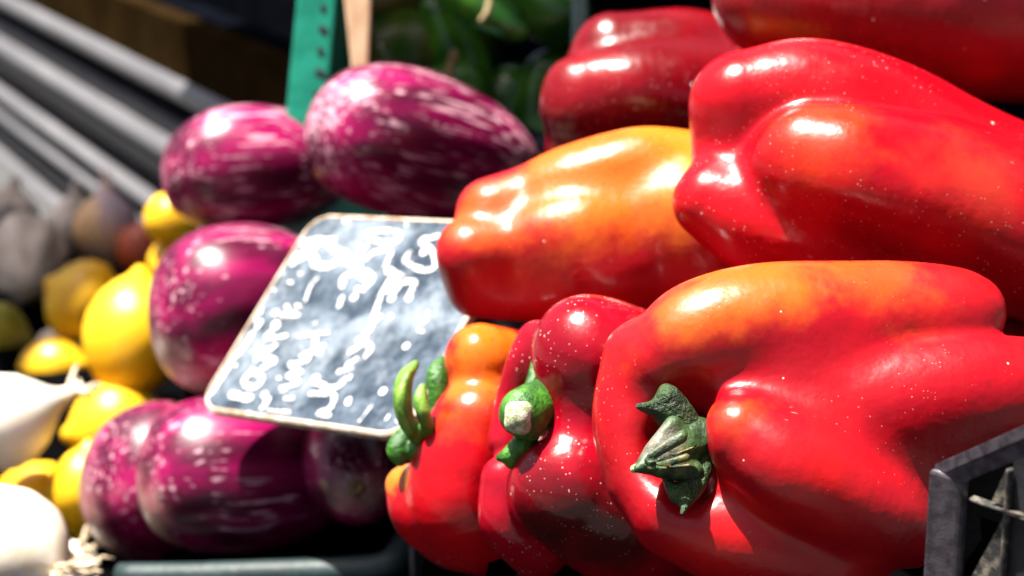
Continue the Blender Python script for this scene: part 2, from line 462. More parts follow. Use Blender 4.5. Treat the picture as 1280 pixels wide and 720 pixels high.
# ------------------------------------------------------------------ unseen canvas added overhead, outline shaped to shade the back of the stall
bm = bmesh.new()
AZ = CAMZ + .90
def shade_xy(p):                       # where the canvas must stand to shade point p
    return p + SUN * ((AZ - p.z) / SUN.z)
a0 = shade_xy(C(650, 74, 1.055)); a1 = shade_xy(C(1100, 40, .785)); a2 = shade_xy(C(475, 60, 1.085))
e1 = (a1 - a0); e1.z = 0; e1.normalize()
b1 = shade_xy(C(215, 290, 1.24)); b2 = shade_xy(C(-40, 370, 1.20)); b3 = shade_xy(C(-60, 235, 1.62)); b4 = shade_xy(C(235, 265, 1.47))
pl = [a2, a0, a0 + e1 * 1.6, a0 + e1 * 1.8 + Vector((.1, 1.2, 0)), a2 + Vector((.25, .8, 0)), b4, b3, b2, b1]; npl = len(pl)
vb = [bm.verts.new((p.x, p.y, AZ)) for p in pl]; vt = [bm.verts.new((p.x, p.y, AZ + .012)) for p in pl]
bm.faces.new(vb[::-1]); bm.faces.new(vt)
for i in range(npl): bm.faces.new((vb[i], vb[(i + 1) % npl], vt[(i + 1) % npl], vt[i]))
aw = from_bm('shade_sheet', bm, M_SHADE_SHEET); tag(aw, 'unseen dark canvas sheet, outline shaped to shade the back of the stall', 'shade_sheet')

# ------------------------------------------------------------------ peppers
PEP = 'peppers heaped on the stall'
def body(name, D, lobes, cuts=(), k=.006, ks=.004, mat=None, wob=.0004, seed=1, h=.0013, patches=(), dust=.5, rough=.24, base=None, dark=None, label='', parent=None):
    adds = [(lobe(l[0] if isinstance(l, tuple) else l, D), (l[1] if isinstance(l, tuple) else None)) for l in lobes]
    subs = [(lobe(l[0] if isinstance(l, tuple) else l, D), (l[1] if isinstance(l, tuple) else None)) for l in cuts]
    V, Fc = surface(adds, subs, k, ks, h, wob, seed)
    c = (V.min(0) + V.max(0)) / 2
    if mat is None:
        kw = {}
        if base: kw['base'] = base
        if dark: kw['dark'] = dark
        pt = [(tuple(C(x, y, D + dz / 100)), r0, r1, col, amt) for x, y, dz, r0, r1, col, amt in patches]
        mat = pepper_mat(name + ' skin', patches=pt, center=c, dust=dust, rough=rough, seed=seed, **kw)
    o = from_np(name, V, Fc, mat, parent, center=c)
    return o

ORANGE = (.58, .095, .005)
# the big pepper in front, stalk end to the left
P1 = body('red_bell_pepper', .60, [
    ([(846, 448, .5, 62), (890, 425, .4, 80), (970, 410, .6, 88), (1090, 402, 1.0, 76), (1180, 400, 1.2, 62), (1212, 392, 1.2, 44)], .009),
    ([(955, 470, .7, 60), (1000, 470, .4, 70), (1055, 468, .4, 66)], .010),
    ([(1050, 505, .1, 70), (1120, 502, -.2, 74), (1210, 494, .0, 74), (1330, 486, .6, 60)], .004),
    ([(926, 543, -1.7, 54), (1000, 590, -1.8, 71), (1085, 640, -1.2, 66), (1135, 668, -.5, 42)], .008),
    ([(846, 640, -.2, 56), (940, 670, -.4, 72), (1040, 690, -.2, 72)], .006),
    ([(803, 448, 1.3, 46), (800, 530, 1.0, 54), (815, 595, .6, 54)], .006),
    ([(900, 540, 1.4, 100), (990, 540, 1.2, 124), (1120, 550, 1.3, 118), (1240, 540, 1.6, 80)], .010),
], [([(820, 556, -2.0, 46), (862, 556, -.1, 38)], .009),
    ([(790, 510, -1.9, 24), (864, 498, -1.0, 13)], .008), ([(845, 625, -2.0, 18), (880, 612, -.8, 10)], .006)], k=.0052, seed=3, wob=.0009,
    patches=[(930, 300, -.5, .012, .036, ORANGE, .95), (850, 385, -1.5, .006, .024, ORANGE, .85), (1110, 325, -.5, .008, .024, ORANGE, .5), (905, 492, -3.4, .003, .018, ORANGE, .5)],
    dust=.3, rough=.33, base=(.54, .006, .007))
tag(P1, 'largest red pepper, orange on top, dark stalk facing left, beside the black crate', 'pepper', PEP)
o = body('stalk', .585, [[(872, 550, .6, 31), (848, 562, .2, 32), (822, 574, -.4, 24), (797, 586, -.9, 9)], [(866, 590, -.2, 18), (826, 590, -.7, 11)], [(842, 532, .0, 14), (814, 560, -.6, 9)], [(852, 548, -.9, 10), (808, 576, -1.2, 7)], [(858, 572, -1.0, 9), (812, 584, -1.2, 6)], [(866, 560, -1.2, 6), (812, 579, -1.35, 4)], [(862, 582, -1.2, 6), (812, 588, -1.3, 4)], [(856, 540, -.8, 6), (808, 570, -1.3, 4)]],
         k=.0022, h=.0006, wob=.0007, seed=5, mat=M_STEM_GREY, parent=P1)
o = body('stalk_tip', .577, [[(799, 584, 0, 6), (793, 586, 0, 6)], [(803, 579, 0, 4)], [(806, 587, .0, 4)]], k=.002, h=.0006, wob=.0005, seed=6, mat=M_CUT, parent=P1)
o = body('calyx', .588, [[(836, 498, .0, 16), (850, 530, .3, 26), (872, 565, .3, 18), (872, 600, -.4, 16), (852, 642, -1.4, 4)],
                         [(798, 508, -.4, 4), (828, 515, .2, 14), (850, 530, .6, 18)], [(832, 488, .3, 5), (840, 505, .3, 12)],
                         [(832, 598, -.6, 8), (846, 618, -1.0, 13), (858, 605, -.4, 18)], [(874, 545, .2, 14), (880, 590, -.2, 7)]],
         k=.003, h=.0007, wob=.0009, seed=9, mat=M_STEM_DARK, parent=P1)

# the dark glossy one with a pale cut stalk
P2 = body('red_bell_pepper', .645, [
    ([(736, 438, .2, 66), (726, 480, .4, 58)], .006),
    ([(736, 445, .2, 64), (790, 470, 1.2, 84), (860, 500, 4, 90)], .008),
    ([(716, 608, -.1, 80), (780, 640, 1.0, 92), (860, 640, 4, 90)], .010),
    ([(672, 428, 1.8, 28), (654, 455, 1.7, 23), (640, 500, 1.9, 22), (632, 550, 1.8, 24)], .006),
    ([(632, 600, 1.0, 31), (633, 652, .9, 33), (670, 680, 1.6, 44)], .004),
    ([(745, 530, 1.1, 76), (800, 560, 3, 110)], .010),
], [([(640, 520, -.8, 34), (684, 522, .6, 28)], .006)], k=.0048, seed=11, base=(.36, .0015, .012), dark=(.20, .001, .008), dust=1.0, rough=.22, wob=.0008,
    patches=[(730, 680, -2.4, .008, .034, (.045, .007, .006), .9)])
tag(P2, 'dark glossy crimson pepper dusted white, with a pale cut stalk end', 'pepper', PEP)
o = body('stalk', .632, [[(692, 492, 2.0, 22), (672, 506, 1.0, 22), (654, 518, .3, 25)], [(690, 510, 1.6, 10), (664, 538, .2, 8)], [(684, 484, 1.4, 9), (650, 502, .1, 8)]], k=.004, h=.0007, wob=.0009, seed=5, mat=M_CALYX, parent=P2)
o = body('cut_end', .632, [[(648, 522, -.2, 18)], [(643, 512, -.16, 13)], [(653, 533, -.2, 13)], [(640, 531, -.16, 12)], [(656, 511, -.2, 12)]], k=.002, h=.0006, wob=.0007, seed=8, mat=M_CUT, parent=P2)
o = body('calyx', .637, [[(668, 448, .9, 4), (666, 475, .6, 9), (660, 498, .2, 12)], [(650, 500, .4, 8), (680, 505, .8, 16)], [(625, 572, .3, 5), (640, 566, .2, 11), (662, 545, .4, 14)], [(640, 580, .3, 7), (650, 560, .3, 12)]],
         k=.003, h=.0007, wob=.0006, seed=4, mat=M_CALYX, parent=P2)

# the one beside the slate with a curled green stalk
P3 = body('red_bell_pepper', .69, [
    ([(601, 451, .8, 46), (650, 465, 2.4, 50)], .003),
    ([(596, 532, .1, 58), (580, 588, .2, 70), (590, 640, .6, 74), (680, 650, 3.0, 76)], .006),
    ([(640, 545, 1.2, 66), (690, 580, 3.5, 80)], .010),
    ([(507, 608, 1.2, 27), (528, 640, 1.0, 42), (560, 660, 1.2, 46)], .006),
    ([(620, 560, 2.6, 84), (700, 570, 4.5, 80)], .010),
], [([(508, 545, .4, 24), (546, 545, 1.6, 18)], .006)], k=.0055, seed=21, dust=.3, rough=.23,
    patches=[(600, 425, -.5, .012, .024, (.62, .13, .008), .95), (590, 480, -1.5, .004, .018, ORANGE, .4), (484, 590, .8, .006, .013, (.50, .17, .015), .9)])
tag(P3, 'smallest red pepper with an orange top lobe and curled green stalk against the slate', 'pepper', PEP)
o = body('stalk', .683, [[(545, 545, 1.4, 13), (530, 541, .4, 11), (520, 538, .0, 10)],
                         [(520, 549, .2, 9), (507, 523, -.1, 10), (503, 496, -.1, 10), (507, 471, .1, 9), (519, 455, .4, 5)],
                         [(514, 540, -.3, 5), (503, 515, -.5, 5), (502, 490, -.5, 4.5), (510, 466, -.1, 3)],
                         [(538, 541, .0, 8), (530, 520, -.5, 7.5), (525, 500, -.5, 6.5), (528, 484, -.3, 3)]],
         k=.0011, h=.0006, wob=.0006, seed=5, mat=M_STEM, parent=P3)
o = body('calyx', .69, [[(552, 452, 1.2, 6), (546, 470, .8, 13), (548, 495, .7, 13), (543, 530, .8, 11)], [(505, 548, .2, 14), (497, 562, .0, 14), (500, 575, -.1, 8)], [(525, 545, .3, 12), (515, 562, .0, 11)], [(527, 556, -.2, 9), (518, 570, -.1, 6)]],
         k=.0015, h=.0007, wob=.0007, seed=14, mat=M_CALYX, parent=P3)

# the orange one above the slate
P4 = body('orange_red_pepper', .73, [
    ([(616, 268, 1.2, 42), (665, 256, 1.5, 45), (730, 236, 1.3, 54), (800, 220, 1.5, 60), (870, 222, 1.8, 62)], .006),
    ([(588, 316, .2, 44), (645, 310, .5, 46), (720, 296, .2, 56), (800, 282, .6, 58), (890, 275, .4, 80)], .006),
    ([(594, 362, .7, 36), (660, 356, .8, 46), (740, 340, .5, 68), (820, 330, .9, 70), (890, 330, 1.0, 84)], .009),
    ([(660, 310, 2.0, 60), (850, 285, 2.4, 100)], .010),
], k=.0056, seed=33, dust=.45, rough=.32, wob=.0014, base=(.46, .005, .007), dark=(.32, .002, .006),
    patches=[(840, 160, .5, .024, .052, (.60, .16, .008), 1.0), (730, 205, -1, .018, .040, (.58, .105, .006), 1.0), (610, 262, -.6, .008, .024, (.56, .07, .006), .9)])
tag(P4, 'orange pepper lying above the chalk slate, stalk end hidden', 'pepper', PEP)

# upper right, three lobes pointing left
P5 = body('red_bell_pepper', .68, [
    ([(930, 128, 1.4, 68), (1010, 128, 1.4, 76), (1120, 165, 1.4, 84), (1250, 240, 1.6, 86), (1340, 280, 1.8, 86)], .008),
    [(1013, 207, -.9, 75), (1090, 222, -1.2, 88), (1190, 255, -1.0, 100), (1340, 320, -.6, 100)],
    ([(888, 252, .3, 48), (955, 280, .2, 68), (1060, 305, .4, 80), (1200, 335, .8, 80)], .006),
    ([(930, 205, 1.6, 62), (1010, 230, 1.6, 90)], .010),
    ([(985, 220, 2.6, 84), (1150, 240, 2.5, 112), (1330, 290, 2.4, 112)], .008),
], k=.0042, seed=41, dust=.55, rough=.24, wob=.0009,
    patches=[(1020, 160, -3, .006, .026, (.56, .05, .006), .55), (1210, 215, -4, .004, .026, (.50, .06, .02), .4)])
tag(P5, 'three-lobed red pepper lying at the right above the largest one, lobes pointing left', 'pepper', PEP)

# back, half in shade; base colour darkened in place of more shade
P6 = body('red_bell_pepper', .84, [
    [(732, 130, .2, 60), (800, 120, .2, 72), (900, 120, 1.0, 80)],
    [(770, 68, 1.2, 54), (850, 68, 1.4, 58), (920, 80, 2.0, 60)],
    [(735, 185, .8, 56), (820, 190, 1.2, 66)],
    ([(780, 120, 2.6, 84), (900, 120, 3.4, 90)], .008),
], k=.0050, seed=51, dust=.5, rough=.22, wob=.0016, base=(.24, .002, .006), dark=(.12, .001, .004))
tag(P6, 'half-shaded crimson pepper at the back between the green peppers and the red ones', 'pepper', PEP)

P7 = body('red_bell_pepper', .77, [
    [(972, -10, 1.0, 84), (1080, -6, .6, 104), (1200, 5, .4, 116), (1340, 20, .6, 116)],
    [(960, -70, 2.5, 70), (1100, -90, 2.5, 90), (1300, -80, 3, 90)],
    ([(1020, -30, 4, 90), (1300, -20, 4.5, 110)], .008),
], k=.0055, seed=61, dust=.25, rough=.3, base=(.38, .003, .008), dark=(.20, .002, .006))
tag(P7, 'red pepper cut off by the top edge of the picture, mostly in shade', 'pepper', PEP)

# peppers lower in the heap that the visible ones lie on
for spec, D, sd, lb in (([[(1240, 470, 0, 80), (1330, 470, 1, 80)], [(1250, 540, .5, 80), (1340, 560, 1, 80)]], .70, 71,
                         'red pepper in the dark gap between the three-lobed pepper and the black crate'),):
    o = body('red_bell_pepper', D, spec, k=.008, seed=sd, h=.0022, base=(.40, .004, .008))
    tag(o, lb, 'pepper', PEP)

# ------------------------------------------------------------------ pepper crate, dark liner and the ribbed crate corner in front
def mound(name, x0, x1, table, label, cat, parent=None, slope=0):
    """dark sheet draped over the slope that carries a heap; table: (y, height relative to the lens)"""
    bm = bmesh.new(); nx, ny = 26, 30
    y0, y1 = table[0][0], table[-1][0]
    ys, zs = [t[0] for t in table], [t[1] for t in table]
    gv = [[None] * (ny + 1) for _ in range(nx + 1)]
    for i in range(nx + 1):
        for j in range(ny + 1):
            x = x0 + (x1 - x0) * i / nx; y = y0 + (y1 - y0) * j / ny
            z = CAMZ + float(np.interp(y, ys, zs)) + .004 * mnoise.noise(Vector((x * 40, y * 40, 0)))
            if slope: z -= .12 * min(1, max(0, (slope - x) / .06)) * min(1, max(0, (y - .66) / .08))
            if i in (0, nx) or j in (0, ny): z = TOPZ + .004
            gv[i][j] = bm.verts.new((x, y, z))
    for i in range(nx):
        for j in range(ny): bm.faces.new((gv[i][j], gv[i + 1][j], gv[i + 1][j + 1], gv[i][j + 1]))
    o = from_bm(name, bm, M_COUNTER, parent, smooth=True)
    return tag(o, label, cat) if label else o
mound('crate_liner', -.022, .34, [(.56, -.350), (.61, -.300), (.66, -.238), (.72, -.200), (.80, -.165), (.87, -.160)],
      'black plastic liner under the heap of red peppers', 'liner', slope=.085)

wv = Vector((.61, -.79, 0)).normalized(); no = Vector((-.79, -.61, 0)).normalized(); Z = Vector((0, 0, 1))
CO = C(1203, 590, .52)
cr = empty('black_ribbed_crate', (CO.x, CO.y, TOPZ)); tag(cr, 'black plastic crate with ribbed side, corner in front of the largest pepper', 'crate')
ql = Vector((-.86, .50, 0)).normalized()
hb = CO.z - TOPZ
# corner post
bm = bmesh.new(); o0 = Vector((CO.x, CO.y, TOPZ))
pw = [o0, o0 + ql * .0092, o0 + ql * .0090 - no * .004, o0 + wv * .0003 - no * .0032]
hexa(bm, pw, [p + Z * (hb - .002 + (.0 if i in (0, 3) else .0012)) for i, p in enumerate(pw)])
bevel(from_bm('corner_post', bm, M_FRAME, cr), .001)
# sloping top flange
bm = bmesh.new(); rise = .66
t0 = CO + ql * .0092 - Z * .0005; L = .14
up = wv * L + Z * (rise * L)
b4 = [CO - Z * .0035 + no * .0006, CO - Z * .0035 + no * .0006 + up, CO - Z * .0035 + up + ql * .0105, t0 - Z * .0035 - no * .002]
hexa(bm, b4, [p + Z * .0043 for p in b4])
bevel(from_bm('top_rim', bm, M_FRAME, cr), .0008)
# wall panel set back, with ribs proud of it
bm = bmesh.new(); s0 = o0 - no * .0052 + wv * .0005
hb2 = hb + .0025
v = [s0 + wv * .0115, s0 + wv * L, s0 + wv * L - no * .002, s0 + wv * .0115 - no * .002]
hexa(bm, v, [v[0] + Z * (hb2 + rise * .0115), v[1] + Z * (hb2 + rise * L), v[2] + Z * (hb2 + rise * L), v[3] + Z * (hb2 + rise * .0115)])
from_bm('wall_panel', bm, M_PANEL, cr)
bm = bmesh.new(); s0 = o0 - no * .0064 - wv * .005
v = [s0, s0 + wv * .0185, s0 + wv * .0185 - no * .0015, s0 - no * .0015]
hexa(bm, v, [q + Z * (hb + (-.0005, .0105, .0105, -.0005)[k_]) for k_, q in enumerate(v)])
from_bm('dark_gap_sheet', bm, M_COUNTER, cr)  # black sheet stands in for the shade inside the open gap
for zz in (-.0085, -.032, -.056, -.080, -.104, -.128):
    bm = bmesh.new(); box(bm, CO + Z * zz - no * .0022 + wv * .0003, wv * L, -no * .0030, Z * .0011)
    bevel(from_bm('rib', bm, M_BLACKRIB, cr), .0004, 1)
for ss in (.0118, .036, .060, .084, .108, .132):
    bm = bmesh.new(); p = o0 + wv * ss - no * .0024
    box(bm, p, wv * .0011, -no * .0024, Z * (hb - .004 + rise * ss))
    bevel(from_bm('rib', bm, M_BLACKRIB, cr), .0004, 1)
# gussets: dusty triangular webs between the ribs
for zz in (-.0085, -.032):
    bm = bmesh.new(); a = CO + Z * (zz - .0005 if zz < -.02 else zz) + wv * .0062 - no * .001
    hgt = .021
    a = CO + Z * (zz + .0005) + wv * .0118 - no * .0030
    p = [a, a - wv * .0048, a + Z * hgt]
    if zz > -.01: p = [a + Z * .0014, a - wv * .0042 + Z * .0014, a + Z * .012]
    else: p = [a + Z * .0014, a - wv * .0095 + Z * .0014, a + Z * .022]
    f = [bm.verts.new(q) for q in p]; g = [bm.verts.new(q - no * .0015) for q in p]
    bm.faces.new(f); bm.faces.new(g[::-1])
    for i in range(3): bm.faces.new((f[i], g[i], g[(i + 1) % 3], f[(i + 1) % 3]))
    from_bm('gusset', bm, M_BLACKRIB, cr)

# ------------------------------------------------------------------ eggplants
EGG = 'striped eggplants in the teal crate'
def egg_prof(R_, a=.85, p=2.2, n=40):
    out = []
    for i in range(n + 1):
        t = .5 - .5 * math.cos(math.pi * i / n); s = t ** a
        out.append((t, max(0.0, R_ * (max(0.0, 1 - abs(2 * s - 1) ** p)) ** .5)))
    out[0] = (0, 0); out[-1] = (1, 0); return out
def eggplant(p0, p1, rpx, D, seed, pale, cream=None, a=.85, p=2.2, label='', bend=.002):
    m = eggplant_mat('striped eggplant skin %d' % seed, seed, pale, cream)
    o = lathe_ob('eggplant', p0, p1, egg_prof(rpx / FPX * D, a, p), m, bend=bend, wob=.06, seed=seed)
    tag(o, label, 'eggplant', EGG); return o
def local_dir(p0, p1, w):
    q = (Vector(p1) - Vector(p0)).to_track_quat('Z', 'X'); return tuple(q.inverted() @ Vector(w))
def EP(p0, p1, rpx, D, seed, pale, creamw=None, th=.02, **k):
    P0, P1_ = C(*p0), C(*p1)
    return eggplant(P0, P1_, rpx, D, seed, pale, (local_dir(P0, P1_, creamw), th) if creamw else None, **k)
EP((392, 150, .925), (668, 228, .985), 94, .94, 1, .72, a=.80, label='brightest striped eggplant, topmost, in front of the green peppers')  # extra pale streak cover also stands in for its sunlit highlight
EP((203, 222, 1.0), (440, 205, 1.03), 80, 1.0, 2, .5, a=.85, label='striped eggplant at the upper left in front of the metal slats')
EP((188, 400, .905), (430, 380, .935), 108, .92, 3, .42, (-.6, -.35, -.72), .030, a=.82, label='striped eggplant half covered by the left edge of the slate')
EP((176, 600, .86), (440, 590, .90), 100, .87, 4, .25, (-.86, -.30, -.42), .036, a=.82, p=2.6, label='dark eggplant under the slate, half in its shadow')
EP((113, 600, .90), (360, 620, .96), 99, .92, 5, .32, (-.86, -.30, -.42), .036, a=.82, p=2.6, label='lowest leftmost eggplant with a pale end, beside the lemons')
e6 = EP((452, 622, .815), (440, 520, .93), 72, .85, 6, .18, tuple((C(452, 622, .815) - C(440, 520, .93)).normalized()), .052, a=.9, label='eggplant under the slate showing its round blossom scar')
EP((480, 300, .95), (640, 330, .99), 66, .96, 7, .2, label='dark eggplant between the slate and the topmost eggplant')
q = C(446, 611, .8135); q2 = C(445.5, 609.5, .8185)
lathe_ob('blossom_scar', q, q2, [(0, 0), (0, .0022), (.2, .0038), (.6, .0042), (1, .003), (1, 0)], M_SCAR, e6, seg=20)

# dark teal crate under the eggplants: only its front rim shows
ec = empty('dark_teal_crate', C(330, 740, .84)); tag(ec, 'dark teal plastic crate rim under the lower eggplants', 'crate')
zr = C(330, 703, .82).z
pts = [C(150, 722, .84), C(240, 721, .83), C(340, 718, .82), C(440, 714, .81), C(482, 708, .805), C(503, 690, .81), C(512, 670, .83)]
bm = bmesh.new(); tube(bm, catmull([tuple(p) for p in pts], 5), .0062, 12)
from_bm('front_rim', bm, M_TEAL_DARK, ec, smooth=True)
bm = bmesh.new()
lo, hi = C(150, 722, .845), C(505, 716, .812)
box(bm, (lo.x, lo.y, TOPZ), (hi.x - lo.x, hi.y - lo.y, 0), (0, .006, 0), (0, 0, lo.z - TOPZ - .002)); from_bm('front_wall', bm, M_TEAL_DARK, ec)
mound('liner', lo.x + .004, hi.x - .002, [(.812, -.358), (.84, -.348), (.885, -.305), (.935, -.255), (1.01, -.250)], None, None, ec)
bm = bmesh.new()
box(bm, (hi.x + .002, hi.y + .002, TOPZ + .002), (.004, 0, 0), (.03, .24, 0), (0, 0, lo.z - TOPZ + .012)); from_bm('side_wall', bm, M_TEAL_DARK, ec)
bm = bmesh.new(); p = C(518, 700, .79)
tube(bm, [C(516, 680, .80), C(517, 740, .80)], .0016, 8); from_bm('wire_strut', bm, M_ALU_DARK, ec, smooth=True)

# ------------------------------------------------------------------ slate
TL, BL = C(393, 268, .872), C(246, 510, .828)
best = None
for i in range(400):
    D = .70 + .12 * i / 400; br = C(502, 547, D); e = abs((TL - BL).normalized().dot((br - BL).normalized()))
    if best is None or e < best[0]: best = (e, D, br)
BR = best[2]
U = TL - BL; Vv = BR - BL; Nn = U.cross(Vv).normalized() * -1
if Nn.dot(Vector((0, 0, 1))) < 0: Nn = -Nn
wU, wV = U.length, Vv.length; u_, v_ = U.normalized(), Vv.normalized()
print('slate', best[1], wU, wV, Nn)
O_ = BL
def rrect(ins, r, n=7):
    out = []
    for cx, cy, a0 in ((wU - ins - r, wV - ins - r, 0), (ins + r, wV - ins - r, 90), (ins + r, ins + r, 180), (wU - ins - r, ins + r, 270)):
        for i in range(n + 1):
            a = R(a0 + 90 * i / n); out.append((cx + r * math.cos(a), cy + r * math.sin(a)))
    return out
def onb(u, v, h=0.0): return O_ + u_ * u + v_ * v + Nn * h
def plate(name, outline, h0, h1, mat, parent=None, smooth=False):
    bm = bmesh.new()
    lo_ = [bm.verts.new(onb(u, v, h0)) for u, v in outline]; hi_ = [bm.verts.new(onb(u, v, h1)) for u, v in outline]
    bm.faces.new(lo_); bm.faces.new(hi_)
    for i in range(len(outline)): bm.faces.new((lo_[i], lo_[(i + 1) % len(outline)], hi_[(i + 1) % len(outline)], hi_[i]))
    return from_bm(name, bm, mat, parent)
b = NB('chalky slate')
n1 = b.noise(55, 6, .72); n2 = b.noise(170, 3, .6); n3 = b.noise(22, 4, .6)
col = b.mix(b.map(n1, .40, .66), (.022, .034, .052), (.080, .108, .145))
col = b.mix(b.map(n2, .52, .74, 0, .5), col, (.20, .23, .27))
dustm = b.map(b.math('ADD', n3, b.math('MULTIPLY', n1, .5)), .70, 1.05, 0, .55)
col = b.mix(dustm, col, (.34, .39, .44))
vv = b.vor(140); rr = b.sep(vv.outputs['Color'])
col = b.mix(b.math('MULTIPLY', b.math('LESS_THAN', vv.outputs['Distance'], .28), b.math('GREATER_THAN', rr[0], .78)), col, (.7, .72, .74))
M_SLATE = b.out(col, .7, b.bump(n2, .3, .0006), Specular_IOR_Level=.12)
M_RIM = simple('worn wooden rim', (.46, .30, .18), (.80, .68, .56), 120, .7, .4)
b = NB('white chalk')
n1 = b.noise(260, 3, .6); n2 = b.noise(620, 3, .65)
b.out(b.mix(b.map(n1, .3, .6), (.50, .53, .57), (.88, .88, .88)), .9, b.bump(n1, .4, .0004), Specular_IOR_Level=.1)
tr = b.n('ShaderNodeBsdfTransparent'); ms = b.n('ShaderNodeMixShader')
b.set(ms.inputs[0], b.map(b.math('ADD', b.math('MULTIPLY', n1, .5), b.math('MULTIPLY', n2, .5)), .46, .60, 0, .9))
b.t.links.new(b.b.outputs[0], ms.inputs[1]); b.t.links.new(tr.outputs[0], ms.inputs[2])
b.t.links.new(ms.outputs[0], b.t.nodes['Material Output'].inputs[0])
M_CHALK = b.m
sign = plate('slate_board', rrect(.0016, .010), -.003, 0.0, M_SLATE); tag(sign, 'chalk-written price slate with a worn pale rim lying on the eggplants', 'price sign')
# rim: a ring round the slate, 0.4 mm proud
bm = bmesh.new()
oo, ii = rrect(-.0003, .0115), rrect(.0013, .0100)
n = len(oo)
ring = [[bm.verts.new(onb(u, v, h)) for u, v in L_] for L_, h in ((oo, -.0035), (oo, -.0002), (rrect(.0006, .0108), .0006), (ii, .0004), (ii, -.0034))]
for r0, r1 in zip(ring, ring[1:] + ring[:1]):
    for i in range(n): bm.faces.new((r0[i], r0[(i + 1) % n], r1[(i + 1) % n], r1[i]))
from_bm('rim', bm, M_RIM, sign, smooth=False)
def to_plane(px, py):
    r = C(px, py, 1.0) - Vector((0, 0, CAMZ)); t = (O_ - Vector((0, 0, CAMZ))).dot(Nn) / r.dot(Nn)
    p = Vector((0, 0, CAMZ)) + r * t - O_
    return p.dot(u_), p.dot(v_)
def c4(p): return (300 + p[0] * .2222, 260 + p[1] * .2222)
def c5(p): return (240 + p[0] * .2222, 390 + p[1] * .2222)
STROKES = [
 (c4, 70, [(190, 320), (300, 240), (400, 190), (520, 190)]), (c4, 62, [(300, 310), (400, 260), (430, 320), (500, 330)]), (c4, 56, [(500, 200), (540, 240), (600, 270), (520, 320)]),
 (c4, 60, [(230, 260), (330, 270), (420, 230)]), (c4, 30, [(90, 640), (150, 520), (190, 440), (250, 360)]),
 (c4, 38, [(700, 150), (780, 130), (880, 135), (890, 185), (800, 195), (730, 170)]),
 (c4, 34, [(715, 215), (660, 275), (700, 295), (760, 250), (850, 245), (815, 335)]),
 (c4, 42, [(1120, 160), (1020, 185), (1085, 245), (1100, 330), (1030, 350), (935, 300), (958, 255)]),
 (c4, 38, [(565, 305), (680, 335)]), (c4, 50, [(580, 440), (590, 390), (680, 360), (750, 390), (700, 460)]), (c4, 34, [(640, 350), (700, 410)]),
 (c4, 40, [(578, 505), (560, 555)]), (c4, 20, [(440, 395), (400, 440), (370, 525)]),
 (c4, 44, [(835, 350), (915, 385)]), (c4, 44, [(850, 400), (800, 490), (770, 570), (735, 690)]), (c4, 48, [(840, 430), (980, 420), (950, 505)]), (c4, 36, [(870, 480), (900, 440)]),
 (c4, 34, [(265, 555), (280, 600), (235, 612), (330, 605)]), (c4, 30, [(320, 550), (345, 560)]), (c4, 26, [(280, 420), (295, 425)]), (c4, 28, [(340, 370), (352, 368)]), (c4, 24, [(180, 460), (195, 465)]),
 (c4, 26, [(1060, 590), (1050, 640)]), (c4, 24, [(1010, 690), (1030, 700)]),
 (c5, 44, [(1060, 30), (1000, 90), (960, 180), (890, 230)]), (c5, 44, [(940, 160), (1010, 200), (985, 250)]), (c5, 38, [(930, 270), (880, 300)]), (c5, 38, [(900, 320), (830, 340)]),
 (c5, 44, [(890, 370), (800, 430), (700, 400)]), (c5, 40, [(675, 462), (800, 470), (780, 545), (715, 575), (775, 585)]),
 (c5, 50, [(390, 60), (340, 130), (290, 210), (220, 280)]), (c5, 46, [(300, 70), (240, 190), (180, 300), (130, 400)]), (c5, 70, [(200, 320), (150, 400), (90, 480)]),
 (c5, 36, [(490, 80), (420, 150), (530, 140)]), (c5, 46, [(470, 195), (400, 250), (470, 280), (400, 320)]), (c5, 42, [(345, 330), (400, 380), (350, 430), (295, 395), (345, 335)]),
 (c5, 62, [(230, 470), (330, 490)]), (c5, 28, [(610, 140), (690, 128), (770, 120)]), (c5, 40, [(700, 150), (690, 220), (620, 250)]),
 (c5, 32, [(690, 225), (640, 285), (550, 298), (620, 345), (540, 362), (610, 400), (510, 432)]), (c5, 28, [(530, 490), (575, 492)]),
 (c5, 58, [(430, 500), (405, 560), (460, 575), (540, 578)]), (c5, 14, [(1020, 530), (930, 640)]), (c5, 26, [(690, 65), (700, 68)]), (c5, 26, [(740, 190), (748, 200)]),
 (c5, 22, [(620, 205), (630, 210)]), (c5, 22, [(490, 375), (500, 380)]), (c5, 36, [(510, 20), (580, 10)]), (c5, 24, [(1100, 610), (1112, 590)]),
]
bm = bmesh.new(); lay = 0
